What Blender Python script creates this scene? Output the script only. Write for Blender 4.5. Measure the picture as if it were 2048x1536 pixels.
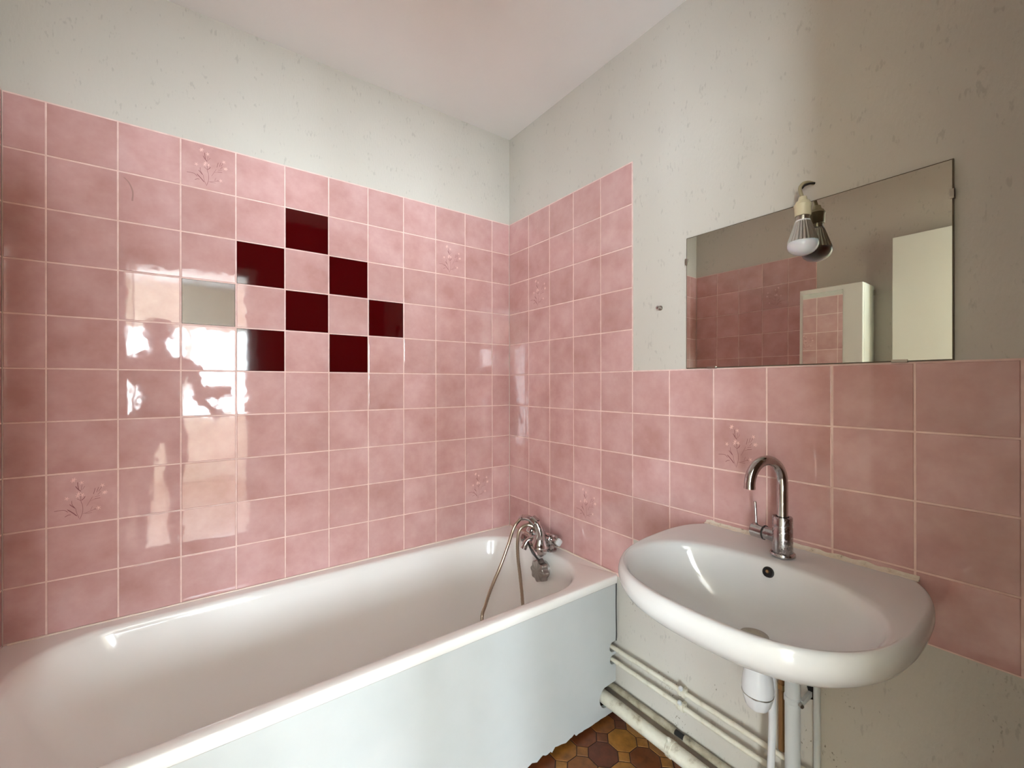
import bpy, bmesh, math, random
from mathutils import Vector, Matrix, noise
random.seed(7)
PI = math.pi
for o in list(bpy.data.objects): bpy.data.objects.remove(o, do_unlink=True)
sc = bpy.context.scene
COL = sc.collection

# ------------------------------------------------------------------ camera
FPX = 856.55                                   # focal length in pixels of the 2048 px wide frame
cam = bpy.data.cameras.new('camera'); cam.sensor_width = 36.0; cam.lens = FPX / 2048 * 36.0
cam.clip_start = 0.02
co = bpy.data.objects.new('camera', cam); COL.objects.link(co)
co.matrix_world = (Matrix.Translation((-1.2655, -1.7669, 1.2386)) @ Matrix.Rotation(math.radians(-35.947), 4, 'Z')
                   @ Matrix.Rotation(math.radians(90.028), 4, 'X') @ Matrix.Rotation(math.radians(-0.081), 4, 'Z'))
sc.camera = co

# ------------------------------------------------------------------ world, daylight, exposure
w = bpy.data.worlds.new('sky'); sc.world = w; w.use_nodes = True
bg = w.node_tree.nodes['Background']; bg.inputs[0].default_value = (0.86, 0.93, 1.0, 1); bg.inputs[1].default_value = 1.0
WIN = (-3.55, -0.72, 0.80, 1.98, -5.0)         # front window of the room next door: x0, x1, z0, z1, y
SIDE = (-4.95, -3.20, 0.12, 2.10, -3.6)        # its side window: y0, y1, z0, z1, x
RADIANCE = 61.0
def daylight(name, loc, rot, sx, sy, k=1.0):
    la = bpy.data.lights.new(name, 'AREA'); la.shape = 'RECTANGLE'; la.size = sx; la.size_y = sy
    la.energy = k * RADIANCE * sx * sy * math.pi; la.color = (0.85, 0.95, 1.0)
    lo = bpy.data.objects.new(name, la); COL.objects.link(lo); lo.location = loc; lo.rotation_euler = rot
XS = -2.35                                      # left of here the window light is boosted to brighten the bathroom corner
for nm, xa, xb, kk in (('daylight_front', XS, WIN[1], 0.95), ('daylight_corner_boost', WIN[0], XS, 1.7)):
    daylight(nm, ((xa + xb) / 2, WIN[4] - 0.12, (WIN[2] + WIN[3]) / 2), (PI / 2, 0, 0), xb - xa, WIN[3] - WIN[2], kk)
daylight('daylight_side', (SIDE[4] - 0.12, (SIDE[0] + SIDE[1]) / 2, (SIDE[2] + SIDE[3]) / 2), (PI / 2, 0, -PI / 2), SIDE[1] - SIDE[0], SIDE[3] - SIDE[2], 1.10)
sc.view_settings.view_transform = 'Standard'; sc.view_settings.look = 'None'
sc.view_settings.exposure = 0.0; sc.view_settings.gamma = 1.0; sc.view_settings.use_curve_mapping = False
sc.cycles.use_denoising = True
sc.cycles.max_bounces = 14; sc.cycles.diffuse_bounces = 9; sc.cycles.glossy_bounces = 6
sc.cycles.sample_clamp_indirect = 12; sc.cycles.caustics_reflective = False; sc.cycles.caustics_refractive = False

# ------------------------------------------------------------------ materials
def S(r, g, b):
    f = lambda c: (c / 255 / 12.92) if c / 255 <= 0.04045 else ((c / 255 + 0.055) / 1.055) ** 2.4
    return (f(r), f(g), f(b), 1)
def mat(name, col, rough=0.5, metal=0.0, ior=1.5, coat=0.0):
    m = bpy.data.materials.new(name); m.use_nodes = True
    b = m.node_tree.nodes['Principled BSDF']
    b.inputs['Base Color'].default_value = col if len(col) == 4 else (*col, 1)
    b.inputs['Roughness'].default_value = rough; b.inputs['Metallic'].default_value = metal
    b.inputs['IOR'].default_value = ior; b.inputs['Coat Weight'].default_value = coat
    return m
class NT:
    def __init__(s, m): s.m = m; s.t = m.node_tree; s.n = s.t.nodes; s.b = s.n['Principled BSDF']
    def add(s, typ, **kw):
        n = s.n.new(typ)
        for k, v in kw.items():
            if k.startswith('i_'): n.inputs[k[2:].replace('_', ' ')].default_value = v
            elif k.startswith('in'): n.inputs[int(k[2:])].default_value = v
            else: setattr(n, k, v)
        return n
    def link(s, a, b): s.t.links.new(a, b)
    def coord(s, kind='Object', scale=(1, 1, 1), rnd=False):
        tc = s.add('ShaderNodeTexCoord'); mp = s.add('ShaderNodeMapping'); mp.inputs['Scale'].default_value = scale
        s.link(tc.outputs[kind], mp.inputs[0])
        if rnd:
            oi = s.add('ShaderNodeObjectInfo'); mu = s.add('ShaderNodeMath', operation='MULTIPLY', in1=37.0)
            s.link(oi.outputs['Random'], mu.inputs[0])
            cb = s.add('ShaderNodeCombineXYZ'); s.link(mu.outputs[0], cb.inputs[0]); s.link(mu.outputs[0], cb.inputs[2]); s.link(mu.outputs[0], cb.inputs[1])
            s.link(cb.outputs[0], mp.inputs['Location'])
        return mp.outputs[0]
    def noise(s, vec, scale, detail=3, rough=0.55):
        n = s.add('ShaderNodeTexNoise'); n.inputs['Scale'].default_value = scale; n.inputs['Detail'].default_value = detail
        n.inputs['Roughness'].default_value = rough; s.link(vec, n.inputs['Vector']); return n.outputs['Fac']
    def ramp(s, fac, stops):
        r = s.add('ShaderNodeValToRGB'); e = r.color_ramp.elements
        e[0].position, e[0].color = stops[0]; e[1].position, e[1].color = stops[-1]
        for p, c in stops[1:-1]:
            x = e.new(p); x.color = c
        s.link(fac, r.inputs[0]); return r.outputs[0]
    def mix(s, fac, a, b, blend='MIX'):
        m = s.add('ShaderNodeMix', data_type='RGBA', blend_type=blend)
        for k, v in ((0, fac), (6, a), (7, b)):
            if hasattr(v, 'is_output'): s.link(v, m.inputs[k])
            else: m.inputs[k].default_value = v
        return m.outputs[2]
    def bump(s, h, strength, dist):
        b = s.add('ShaderNodeBump'); b.inputs['Strength'].default_value = strength; b.inputs['Distance'].default_value = dist
        s.link(h, b.inputs['Height']); s.link(b.outputs[0], s.b.inputs['Normal'])

def tile_mat(name, light, mid, dark):
    m = mat(name, mid, 0.07, ior=1.56); n = NT(m); v = n.coord(rnd=True)
    a = n.noise(v, 9, 4, 0.6)
    c = n.ramp(a, [(0.30, dark), (0.5, mid), (0.72, light)])
    oi = n.add('ShaderNodeObjectInfo'); r = n.ramp(oi.outputs['Random'], [(0, (0.88, 0.86, 0.85, 1)), (1, (1.0, 1.0, 1.0, 1))])
    n.link(n.mix(1.0, c, r, 'MULTIPLY'), n.b.inputs['Base Color'])
    n.link(n.ramp(n.noise(v, 30, 3), [(0.4, (0.03,) * 3 + (1,)), (0.8, (0.07,) * 3 + (1,))]), n.b.inputs['Roughness'])
    n.bump(n.noise(v, 14, 2), 0.10, 0.004)
    return m
M = {}
M['pink'] = tile_mat('pink_glazed_tile', (0.67, 0.435, 0.43, 1), (0.60, 0.362, 0.352, 1), (0.53, 0.295, 0.282, 1))
M['burgundy'] = mat('burgundy_glazed_tile', (0.050, 0.0006, 0.0014, 1), 0.05, ior=1.58)
n = NT(M['burgundy']); n.bump(n.noise(n.coord(rnd=True), 12, 2), 0.06, 0.003)
M['grout'] = mat('pink_grout', (0.80, 0.53, 0.48, 1), 0.8)
n = NT(M['grout']); v = n.coord(); n.link(n.ramp(n.noise(v, 25, 4), [(0.3, (0.70, 0.49, 0.45, 1)), (0.7, (0.84, 0.64, 0.60, 1))]), n.b.inputs['Base Color'])
M['print_dark'] = mat('flower_print_dark', (0.27, 0.115, 0.12, 1), 0.1)
M['print_light'] = mat('flower_print_light', (0.86, 0.58, 0.56, 1), 0.1)

def wallpaper(name, base, tint, fleck_amount=0.4):
    m = mat(name, base, 0.75); n = NT(m); v = n.coord()
    big = n.noise(v, 1.7, 3)
    c = n.ramp(big, [(0.3, base), (0.75, tint)])
    vs = n.coord(scale=(1, 1, 0.33))
    st = n.noise(vs, 150, 2, 0.5)                                   # short upright straw flecks
    gate = n.noise(v, 22, 2)
    mul = n.add('ShaderNodeMath', operation='MULTIPLY'); n.link(st, mul.inputs[0]); n.link(gate, mul.inputs[1])
    fl = n.ramp(mul.outputs[0], [(0.355, (0, 0, 0, 1)), (0.43, (1, 1, 1, 1))])
    sep = n.add('ShaderNodeMath', operation='MULTIPLY', in1=fleck_amount); n.link(fl, sep.inputs[0])
    dk = tuple(x * 0.6 for x in base[:3]) + (1,)
    n.link(n.mix(sep.outputs[0], c, dk), n.b.inputs['Base Color'])
    ad = n.add('ShaderNodeMath', operation='ADD'); n.link(n.noise(vs, 160, 3), ad.inputs[0]); n.link(st, ad.inputs[1])
    n.bump(ad.outputs[0], 0.25, 0.002)
    return m
M['wallpaper'] = wallpaper('straw_wallpaper', (0.575, 0.55, 0.505, 1), (0.54, 0.515, 0.465, 1))
M['wallpaper_low'] = wallpaper('stained_wallpaper', (0.575, 0.55, 0.505, 1), (0.54, 0.515, 0.465, 1))
def specked(m):
    n = NT(m); old = n.b.inputs['Base Color'].links[0].from_socket; v = n.coord()
    sp = n.noise(n.coord(scale=(1, 1, 0.6)), 170, 2, 0.5); ga = n.noise(v, 7, 2)
    mu = n.add('ShaderNodeMath', operation='MULTIPLY'); n.link(sp, mu.inputs[0]); n.link(ga, mu.inputs[1])
    f = n.ramp(mu.outputs[0], [(0.405, (0, 0, 0, 1)), (0.45, (1, 1, 1, 1))])
    sx = n.add('ShaderNodeSeparateXYZ'); tc = n.add('ShaderNodeTexCoord'); n.link(tc.outputs['Object'], sx.inputs[0])
    lz = n.ramp(sx.outputs['Z'], [(0.30, (0.9,) * 3 + (1,)), (0.75, (0.10,) * 3 + (1,))])      # knocks and mould spots sit low on the wall
    m2 = n.add('ShaderNodeMath', operation='MULTIPLY'); n.link(f, m2.inputs[0]); n.link(lz, m2.inputs[1])
    n.link(n.mix(m2.outputs[0], old, (0.17, 0.15, 0.11, 1)), n.b.inputs['Base Color']); return m
M['wallpaper_low'] = specked(M['wallpaper_low'])
M['ceiling'] = mat('matt_ceiling_paint', (0.78, 0.735, 0.705, 1), 0.9)
n = NT(M['ceiling']); v = n.coord(); n.link(n.ramp(n.noise(v, 2.2, 4), [(0.3, (0.84, 0.84, 0.845, 1)), (0.75, (0.87, 0.87, 0.875, 1))]), n.b.inputs['Base Color']); n.bump(n.noise(v, 120, 3), 0.15, 0.002)
M['enamel'] = mat('white_enamel', (0.84, 0.835, 0.81, 1), 0.10, ior=1.55)
M['ceramic'] = mat('white_ceramic', (0.71, 0.715, 0.715, 1), 0.06, ior=1.55)
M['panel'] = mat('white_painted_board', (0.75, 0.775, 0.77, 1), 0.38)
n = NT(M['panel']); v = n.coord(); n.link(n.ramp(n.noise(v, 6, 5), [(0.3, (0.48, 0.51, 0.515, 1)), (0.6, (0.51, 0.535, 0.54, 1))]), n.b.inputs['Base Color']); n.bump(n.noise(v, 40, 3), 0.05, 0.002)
M['white_paint'] = mat('white_lacquer', (0.80, 0.82, 0.76, 1), 0.35)
M['cream_paint'] = mat('cream_lacquer', (0.70, 0.63, 0.53, 1), 0.4)
def pipe_mat(name, a, b, dirt):
    m = mat(name, a, 0.42); n = NT(m); v = n.coord('Object')
    c = n.ramp(n.noise(v, 24, 5, 0.65), [(0.40, a), (0.58, b), (0.74, dirt)])
    n.link(c, n.b.inputs['Base Color']); n.bump(n.noise(v, 60, 4), 0.3, 0.002); return m
M['pipe'] = pipe_mat('painted_pipe', (0.72, 0.70, 0.60, 1), (0.66, 0.63, 0.52, 1), (0.34, 0.29, 0.20, 1))
M['pipe_dirty'] = pipe_mat('grimy_pipe', (0.42, 0.38, 0.29, 1), (0.30, 0.265, 0.19, 1), (0.10, 0.085, 0.055, 1))
M['pvc'] = mat('white_pvc', (0.62, 0.65, 0.655, 1), 0.3)
M['pvc_bright'] = mat('bright_white_plastic', (0.72, 0.735, 0.76, 1), 0.22)
def chrome(name, col, r0, r1, spots):
    m = mat(name, col, r0, 1.0); n = NT(m); v = n.coord()
    n.link(n.ramp(n.noise(v, 90, 5, 0.7), [(0.5, (r0,) * 3 + (1,)), (0.72, (r1,) * 3 + (1,))]), n.b.inputs['Roughness'])
    n.link(n.ramp(n.noise(v, 130, 5, 0.7), [(0.52, col), (0.75, spots)]), n.b.inputs['Base Color']); return m
M['chrome'] = chrome('chrome', (0.52, 0.50, 0.49, 1), 0.08, 0.30, (0.44, 0.42, 0.41, 1))
M['chrome_scaled'] = chrome('limescaled_chrome', (0.44, 0.43, 0.43, 1), 0.18, 0.5, (0.55, 0.54, 0.53, 1))
M['chrome_dull'] = mat('dull_chrome', (0.40, 0.38, 0.355, 1), 0.28, 1.0)
M['steel'] = mat('dull_steel', (0.42, 0.38, 0.33, 1), 0.3, 1.0)
M['hose'] = mat('metal_hose', (0.46, 0.39, 0.30, 1), 0.28, 1.0)
n = NT(M['hose'])
M['brass'] = mat('brass', (0.62, 0.50, 0.27, 1), 0.3, 1.0)
M['copper'] = mat('brown_copper', (0.30, 0.17, 0.075, 1), 0.4, 0.6)
M['black'] = mat('black_rubber', (0.012, 0.011, 0.010, 1), 0.5)
M['hole'] = mat('dark_hole', (0.01, 0.009, 0.008, 1), 0.9)
M['caulk'] = mat('aged_caulk', (0.62, 0.52, 0.40, 1), 0.6)
n = NT(M['caulk']); v = n.coord(); n.link(n.ramp(n.noise(v, 45, 5, 0.7), [(0.28, (0.30, 0.24, 0.17, 1)), (0.40, (0.66, 0.59, 0.49, 1)), (0.75, (0.78, 0.73, 0.66, 1))]), n.b.inputs['Base Color'])
M['mirror'] = mat('silvered_glass', (0.80, 0.80, 0.72, 1), 0.012, 1.0)
M['mirror_edge'] = mat('mirror_edge', (0.10, 0.07, 0.04, 1), 0.5)
M['aluminium'] = mat('brushed_aluminium', (0.66, 0.68, 0.66, 1), 0.32, 1.0)
M['bulb'] = mat('opal_plastic', (0.72, 0.73, 0.80, 1), 0.16); M['bulb'].node_tree.nodes['Principled BSDF'].inputs['Subsurface Weight'].default_value = 0.2
M['socket'] = mat('yellowed_plastic', (0.66, 0.60, 0.42, 1), 0.45)
M['wire'] = mat('grimy_wire', (0.36, 0.31, 0.20, 1), 0.6)
def floor_mat():
    m = mat('brown_floor_tile', (0.2, 0.08, 0.02, 1), 0.38); n = NT(m); v = n.coord(rnd=True)
    oi = n.add('ShaderNodeObjectInfo')
    base = n.ramp(oi.outputs['Random'], [(0, (0.11, 0.026, 0.010, 1)), (0.35, (0.18, 0.055, 0.013, 1)), (0.7, (0.28, 0.115, 0.022, 1)), (1, (0.36, 0.165, 0.030, 1))])
    nz = n.ramp(n.noise(v, 38, 4), [(0.3, (0.62, 0.60, 0.58, 1)), (0.7, (1.15, 1.12, 1.08, 1))])
    n.link(n.mix(1.0, base, nz, 'MULTIPLY'), n.b.inputs['Base Color']); n.bump(n.noise(v, 30, 3), 0.15, 0.002); return m
M['floor_tile'] = floor_mat()
M['floor_joint'] = mat('dark_floor_joint', (0.030, 0.010, 0.006, 1), 0.8)
M['parquet'] = mat('oak_floor', (0.36, 0.22, 0.11, 1), 0.4)
n = NT(M['parquet']); v = n.coord(scale=(1, 9, 1)); n.link(n.ramp(n.noise(v, 5, 4), [(0.3, (0.26, 0.19, 0.135, 1)), (0.7, (0.34, 0.26, 0.19, 1))]), n.b.inputs['Base Color'])
M['room_paint'] = mat('beige_room_paint', (0.84, 0.79, 0.68, 1), 0.8)
M['jacket'] = mat('dark_cloth', (0.045, 0.045, 0.055, 1), 0.85)
M['skin'] = mat('skin', (0.52, 0.32, 0.23, 1), 0.5)
M['hair'] = mat('brown_hair', (0.05, 0.03, 0.02, 1), 0.6)

# ------------------------------------------------------------------ helpers
class MB:
    """collects vertices and faces for ONE mesh"""
    def __init__(s): s.v = []; s.f = []
    def add(s, vs, fs):
        k = len(s.v); s.v += [tuple(p) for p in vs]; s.f += [tuple(i + k for i in f) for f in fs]; return s
    def box(s, x0, x1, y0, y1, z0, z1):
        v = [(x, y, z) for z in (z0, z1) for y in (y0, y1) for x in (x0, x1)]
        return s.add(v, [(0, 2, 3, 1), (4, 5, 7, 6), (0, 1, 5, 4), (2, 6, 7, 3), (0, 4, 6, 2), (1, 3, 7, 5)])
    def rings(s, rings, cap0=True, cap1=True, closed=True):
        n = len(rings[0]); k = len(s.v)
        for r in rings: s.v += [tuple(p) for p in r]
        m = n if closed else n - 1
        for i in range(len(rings) - 1):
            for j in range(m):
                a = k + i * n + j; b = k + i * n + (j + 1) % n
                s.f.append((a, b, b + n, a + n))
        if cap0: s.f.append(tuple(k + j for j in reversed(range(n))))
        if cap1: s.f.append(tuple(k + (len(rings) - 1) * n + j for j in range(n)))
        return s
    def tube(s, pts, rad, seg=12, cap=True):
        """tube along a path; rad is a number or one per point"""
        P = [Vector(p) for p in pts]; R = rad if hasattr(rad, '__len__') else [rad] * len(P)
        T = []
        for i in range(len(P)):
            a = P[max(0, i - 1)]; b = P[min(len(P) - 1, i + 1)]; d = b - a
            T.append(d.normalized() if d.length > 1e-9 else (T[-1] if T else Vector((0, 0, 1))))
        up = Vector((0, 0, 1)) if abs(T[0].z) < 0.9 else Vector((1, 0, 0))
        u = T[0].cross(up).normalized(); rs = []
        for i in range(len(P)):
            u = (u - T[i] * u.dot(T[i])).normalized(); w_ = T[i].cross(u)
            rs.append([P[i] + (u * math.cos(2 * PI * j / seg) + w_ * math.sin(2 * PI * j / seg)) * R[i] for j in range(seg)])
        return s.rings(rs, cap, cap)
    def lathe(s, prof, origin, axis=(0, 0, 1), seg=28, wob=None):
        """profile of (distance along axis, radius)"""
        a = Vector(axis).normalized(); O = Vector(origin)
        up = Vector((0, 0, 1)) if abs(a.z) < 0.9 else Vector((1, 0, 0))
        u = a.cross(up).normalized(); w_ = a.cross(u); rs = []
        for (h, r) in prof:
            rs.append([O + a * h + (u * math.cos(2 * PI * j / seg) + w_ * math.sin(2 * PI * j / seg)) * (r * (wob(j / seg) if wob else 1)) for j in range(seg)])
        return s.rings(rs)
    def build(s, name, m, parent=None, smooth=True, angle=38, loc=None):
        me = bpy.data.meshes.new(name); me.from_pydata(s.v, [], s.f); me.update()
        bm = bmesh.new(); bm.from_mesh(me); bmesh.ops.recalc_face_normals(bm, faces=bm.faces); bm.to_mesh(me); bm.free()
        if smooth:
            me.polygons.foreach_set('use_smooth', [True] * len(me.polygons))
            me.set_sharp_from_angle(angle=math.radians(angle))
        me.materials.append(M[m] if isinstance(m, str) else m)
        return link(name, me, parent, loc)
def link(name, me, parent=None, loc=None):
    o = bpy.data.objects.new(name, me); COL.objects.link(o)
    if parent is not None: o.parent = parent
    if loc is not None: o.location = loc
    return o
def tag(o, label, cat=None, group=None, kind=None):
    if label: o['label'] = label
    if cat: o['category'] = cat
    if group: o['group'] = group
    if kind: o['kind'] = kind
    return o
def thing(name, label, cat, loc=(0, 0, 0), group=None):
    o = bpy.data.objects.new(name, None); COL.objects.link(o); o.location = loc; o.empty_display_size = 0.05
    return tag(o, label, cat, group)
class At:
    """MB whose coordinates are given in world space, built relative to a thing's base"""
    pass
def part(t, name, mb, m, **kw):
    """mb in world coordinates, parented to an unrotated empty (or child of one)"""
    ox = Vector(t.matrix_basis.translation); p = t.parent
    while p is not None: ox += Vector(p.matrix_basis.translation); p = p.parent
    mb.v = [tuple(Vector(v) - ox) for v in mb.v]
    return mb.build(name, m, t, **kw)
def bez(pts, n=10):
    """Catmull-Rom through points"""
    P = [Vector(p) for p in pts]; P = [P[0] * 2 - P[1]] + P + [P[-1] * 2 - P[-2]]; out = []
    for i in range(1, len(P) - 2):
        for k in range(n):
            t = k / n; a, b, c, d = P[i - 1], P[i], P[i + 1], P[i + 2]
            out.append(0.5 * ((2 * b) + (-a + c) * t + (2 * a - 5 * b + 4 * c - d) * t * t + (-a + 3 * b - 3 * c + d) * t ** 3))
    out.append(P[-2]); return out
def bevel(o, wdt=0.002, seg=2):
    md = o.modifiers.new('bevel', 'BEVEL'); md.width = wdt; md.segments = seg; md.limit_method = 'ANGLE'; return o

# ------------------------------------------------------------------ the room: sizes in metres
P = 0.152; ZM = 1.285; CEIL = 2.480; XL = -1.707; YF = -1.88; TH = 0.10; PROUD = 0.005
def struct(name, mb, m, label, **kw):
    return tag(mb.build(name, m, None, smooth=False, **kw), label, kind='structure')
wall_back = struct('wall_back', MB().box(XL - 0.2, 0.2, PROUD, PROUD + TH, 0, CEIL), 'wallpaper', 'cream papered wall above the pink tiles along the bathtub')
mbw = MB().box(PROUD, PROUD + TH, YF - 0.2, PROUD, 0, CEIL)
wall_right = struct('wall_right', mbw, 'wallpaper_low', 'cream papered wall carrying the mirror and the washbasin')
wall_left = struct('wall_left', MB().box(XL - PROUD - TH, XL - PROUD, YF - 0.1, PROUD, 0, CEIL), 'wallpaper', 'papered end wall seen in the mirror')
DX0, DX1, DH = -1.665, -0.99, 2.03                      # doorway behind the viewer
mbf = MB().box(XL - 0.2, DX0, YF - TH, YF, 0, CEIL); mbf.box(DX1, 0.2, YF - TH, YF, 0, CEIL); mbf.box(DX0, DX1, YF - TH, YF, DH, CEIL)
M['front_darkener'] = mat('brown_bounce_absorber', (0.13, 0.065, 0.028, 1), 0.55)  # dark finish made up for the unseen front wall, to cut bounce light
n = NT(M['front_darkener']); v = n.coord(scale=(12, 1, 0.8)); n.link(n.ramp(n.noise(v, 3, 4), [(0.3, (0.10, 0.048, 0.020, 1)), (0.7, (0.17, 0.088, 0.038, 1))]), n.b.inputs['Base Color'])
wall_front = struct('wall_front', mbf, 'front_darkener', 'unseen doorway wall opposite the bathtub, dark brown added to cut bounce light')
ceiling = struct('ceiling', MB().box(XL - 0.2, 0.2, YF - TH, 0.2, CEIL, CEIL + 0.1), 'ceiling', 'plain matt off-white ceiling')
floor = struct('floor', MB().box(XL - 0.2, 0.2, YF - TH, 0.2, -0.1, -0.0015), 'floor_joint', 'brown tiled floor of octagons and small squares')
# room beyond the doorway, where the daylight comes from
RX0, RX1, RY = -3.6, 1.2, WIN[4]
mb = MB().box(RX0 - 0.1, RX0, RY - 0.1, SIDE[0], 0, CEIL); mb.box(RX0 - 0.1, RX0, SIDE[1], YF - TH, 0, CEIL); mb.box(RX0 - 0.1, RX0, SIDE[0], SIDE[1], 0, SIDE[2]); mb.box(RX0 - 0.1, RX0, SIDE[0], SIDE[1], SIDE[3], CEIL)
struct('wall_bedroom_left', mb, 'room_paint', 'beige side wall with a window in the room beyond the door')
mb = MB().box(RX1, RX1 + 0.1, RY - 0.1, YF - TH, 0, CEIL); struct('wall_bedroom_right', mb, 'room_paint', 'beige side wall of the room beyond the door, basin side')
mb = MB().box(RX0, WIN[0], RY - 0.1, RY, 0, CEIL); mb.box(WIN[1], RX1, RY - 0.1, RY, 0, CEIL); mb.box(WIN[0], WIN[1], RY - 0.1, RY, 0, WIN[2]); mb.box(WIN[0], WIN[1], RY - 0.1, RY, WIN[3], CEIL)
struct('wall_bedroom_front', mb, 'room_paint', 'beige wall with the tall window beyond the door')
mb = MB().box(RX0, XL - 0.2, YF - TH - 0.1, YF - TH, 0, CEIL); mb.box(0.2, RX1, YF - TH - 0.1, YF - TH, 0, CEIL); struct('wall_bedroom_back', mb, 'room_paint', 'beige wall beside the bathroom doorway')
struct('ceiling_bedroom', MB().box(RX0, RX1, RY, YF - TH, CEIL, CEIL + 0.1), 'ceiling', 'ceiling of the room beyond the door')
struct('floor_bedroom', MB().box(RX0, RX1, RY, YF - TH, -0.1, 0), 'parquet', 'brown wooden floor of the room beyond the door')
def window(name, sx, h0, h1, place, label):
    wf = MB(); nl = 4; e = 0.05
    for k in range(nl + 1):
        c = -sx / 2 + sx * k / nl; wf.box(max(-sx / 2, c - e / 2), min(sx / 2, c + e / 2), 0.03, 0.09, h0, h1)
    for k in range(nl):
        c0 = -sx / 2 + sx * k / nl + e / 2; c1 = -sx / 2 + sx * (k + 1) / nl - e / 2
        wf.box(c0, c1, 0.03, 0.09, h0, h0 + 0.06); wf.box(c0, c1, 0.03, 0.09, h1 - 0.06, h1)
    wf.v = [place(v) for v in wf.v]; struct(name, wf, 'white_paint', label)
window('window_1', WIN[1] - WIN[0], WIN[2], WIN[3], lambda v: (v[0] + (WIN[0] + WIN[1]) / 2, WIN[4] - v[1], v[2]), 'wide white framed window facing the doorway in the room beyond')
window('window_2', SIDE[1] - SIDE[0], SIDE[2], SIDE[3], lambda v: (SIDE[4] - v[1], v[0] + (SIDE[0] + SIDE[1]) / 2, v[2]), 'white framed window in the side wall of the room beyond')

# ------------------------------------------------------------------ wall tiles, each an object of its own
JW = 0.0043
def tile_mesh(wd, ht, name='tile'):
    b = MB(); c = 0.0013; x, z, d = wd / 2, ht / 2, 0.006
    r = lambda ix, y: [(-x + ix, y, -z + ix), (x - ix, y, -z + ix), (x - ix, y, z - ix), (-x + ix, y, z - ix)]
    b.rings([r(0, d), r(0, 0.0011), r(c * 0.4, 0.0003), r(c, 0)])
    me = bpy.data.meshes.new(name); me.from_pydata(b.v, [], b.f); me.update()
    bm = bmesh.new(); bm.from_mesh(me); bmesh.ops.recalc_face_normals(bm, faces=bm.faces); bm.to_mesh(me); bm.free()
    me.materials.append(M['pink']); return me
TM = {}
def get_tile(wd, ht, dark):
    k = (round(wd, 4), round(ht, 4), dark)
    if k not in TM:
        me = tile_mesh(wd, ht)
        if dark: me.materials.clear(); me.materials.append(M['burgundy'])
        TM[k] = me
    return TM[k]
# flower print drawn in the unit square of a tile (pixels of a 1540 x 1390 drawing)
STROKES = [([(650, 1220), (560, 1120), (440, 1010)], 20), ([(455, 1085), (380, 1020), (280, 1012), (160, 1022)], 11), ([(520, 1160), (460, 1165), (385, 1205)], 12),
           ([(700, 1300), (640, 1120), (620, 1000)], 7), ([(615, 1005), (540, 930), (490, 880)], 16), ([(600, 980), (545, 890), (535, 780)], 9),
           ([(710, 1330), (775, 1120), (770, 930), (740, 840), (733, 640)], 8), ([(735, 805), (650, 742)], 15), ([(750, 800), (800, 750), (830, 700)], 15),
           ([(740, 550), (670, 480), (618, 392)], 16), ([(690, 500), (672, 400), (663, 285)], 13), ([(740, 520), (760, 380)], 11), ([(765, 510), (825, 410)], 10),
           ([(860, 980), (930, 850), (1000, 720)], 6), ([(1015, 660), (1055, 500)], 18), ([(1085, 620), (1130, 480)], 15), ([(1130, 600), (1205, 480)], 13), ([(1110, 690), (1175, 610)], 13),
           ([(1040, 803), (1170, 783)], 20), ([(1050, 745), (1160, 718)], 13), ([(950, 840), (1050, 805)], 8), ([(780, 1180), (900, 1140), (1050, 1085)], 7),
           ([(830, 1182), (980, 1170)], 13), ([(950, 1100), (990, 1000)], 10), ([(1030, 1085), (1070, 1085)], 26), ([(705, 640), (740, 640)], 36)]
PETALS = [(590, 205), (750, 310), (430, 710), (690, 610), (770, 650), (665, 665), (1220, 440), (1255, 650), (1130, 1060), (1290, 640), (560, 240)]
def uvp(p): return ((p[0] - 20) / 1540 - 0.5, 0.5 - (p[1] - 40) / 1390)
def print_mesh(which):
    b = MB(); sc_ = 0.1478
    def ribbon(pts, wpx, y):
        pts = [Vector(uvp(p)) * sc_ for p in pts]; hw = wpx / 1540 * sc_ / 2 * 1.25; L, R = [], []
        for i, p in enumerate(pts):
            d = (pts[min(i + 1, len(pts) - 1)] - pts[max(i - 1, 0)]).normalized(); nrm = Vector((-d.y, d.x))
            k = 0.55 if i in (0, len(pts) - 1) else 1
            L.append((p.x + nrm.x * hw * k, y, p.y + nrm.y * hw * k)); R.append((p.x - nrm.x * hw * k, y, p.y - nrm.y * hw * k))
        n_ = len(pts); b.add(L + R, [(i, i + 1, n_ + i + 1, n_ + i) for i in range(n_ - 1)])
    if which == 'dark':
        for pts, wpx in STROKES: ribbon(pts if len(pts) < 3 else [tuple(q)[:2] for q in bez([(*p, 0) for p in pts], 4)], wpx, -0.00012)
    else:
        for k, c in enumerate(PETALS):
            for a in range(5):
                t = a * 1.256 + k * 0.7; ribbon([c, (c[0] + 52 * math.cos(t), c[1] + 52 * math.sin(t))], 20, -0.00016 - a * 1e-5)
    me = bpy.data.meshes.new('flower_print'); me.from_pydata(b.v, [], b.f); me.update(); me.materials.append(M['print_' + which]); return me
PD, PL = print_mesh('dark'), print_mesh('light')
def put_tile(wall, c, wd, ht, rz, dark=False, flower=False, tilt=0.0016):
    o = link('tile', get_tile(wd - JW, ht - JW, dark), wall, c)
    o.rotation_euler = (random.gauss(0, tilt), 0, rz + random.gauss(0, tilt))
    if flower:
        link('flower_print', PD, o); link('flower_petals', PL, o)
    return o
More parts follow.
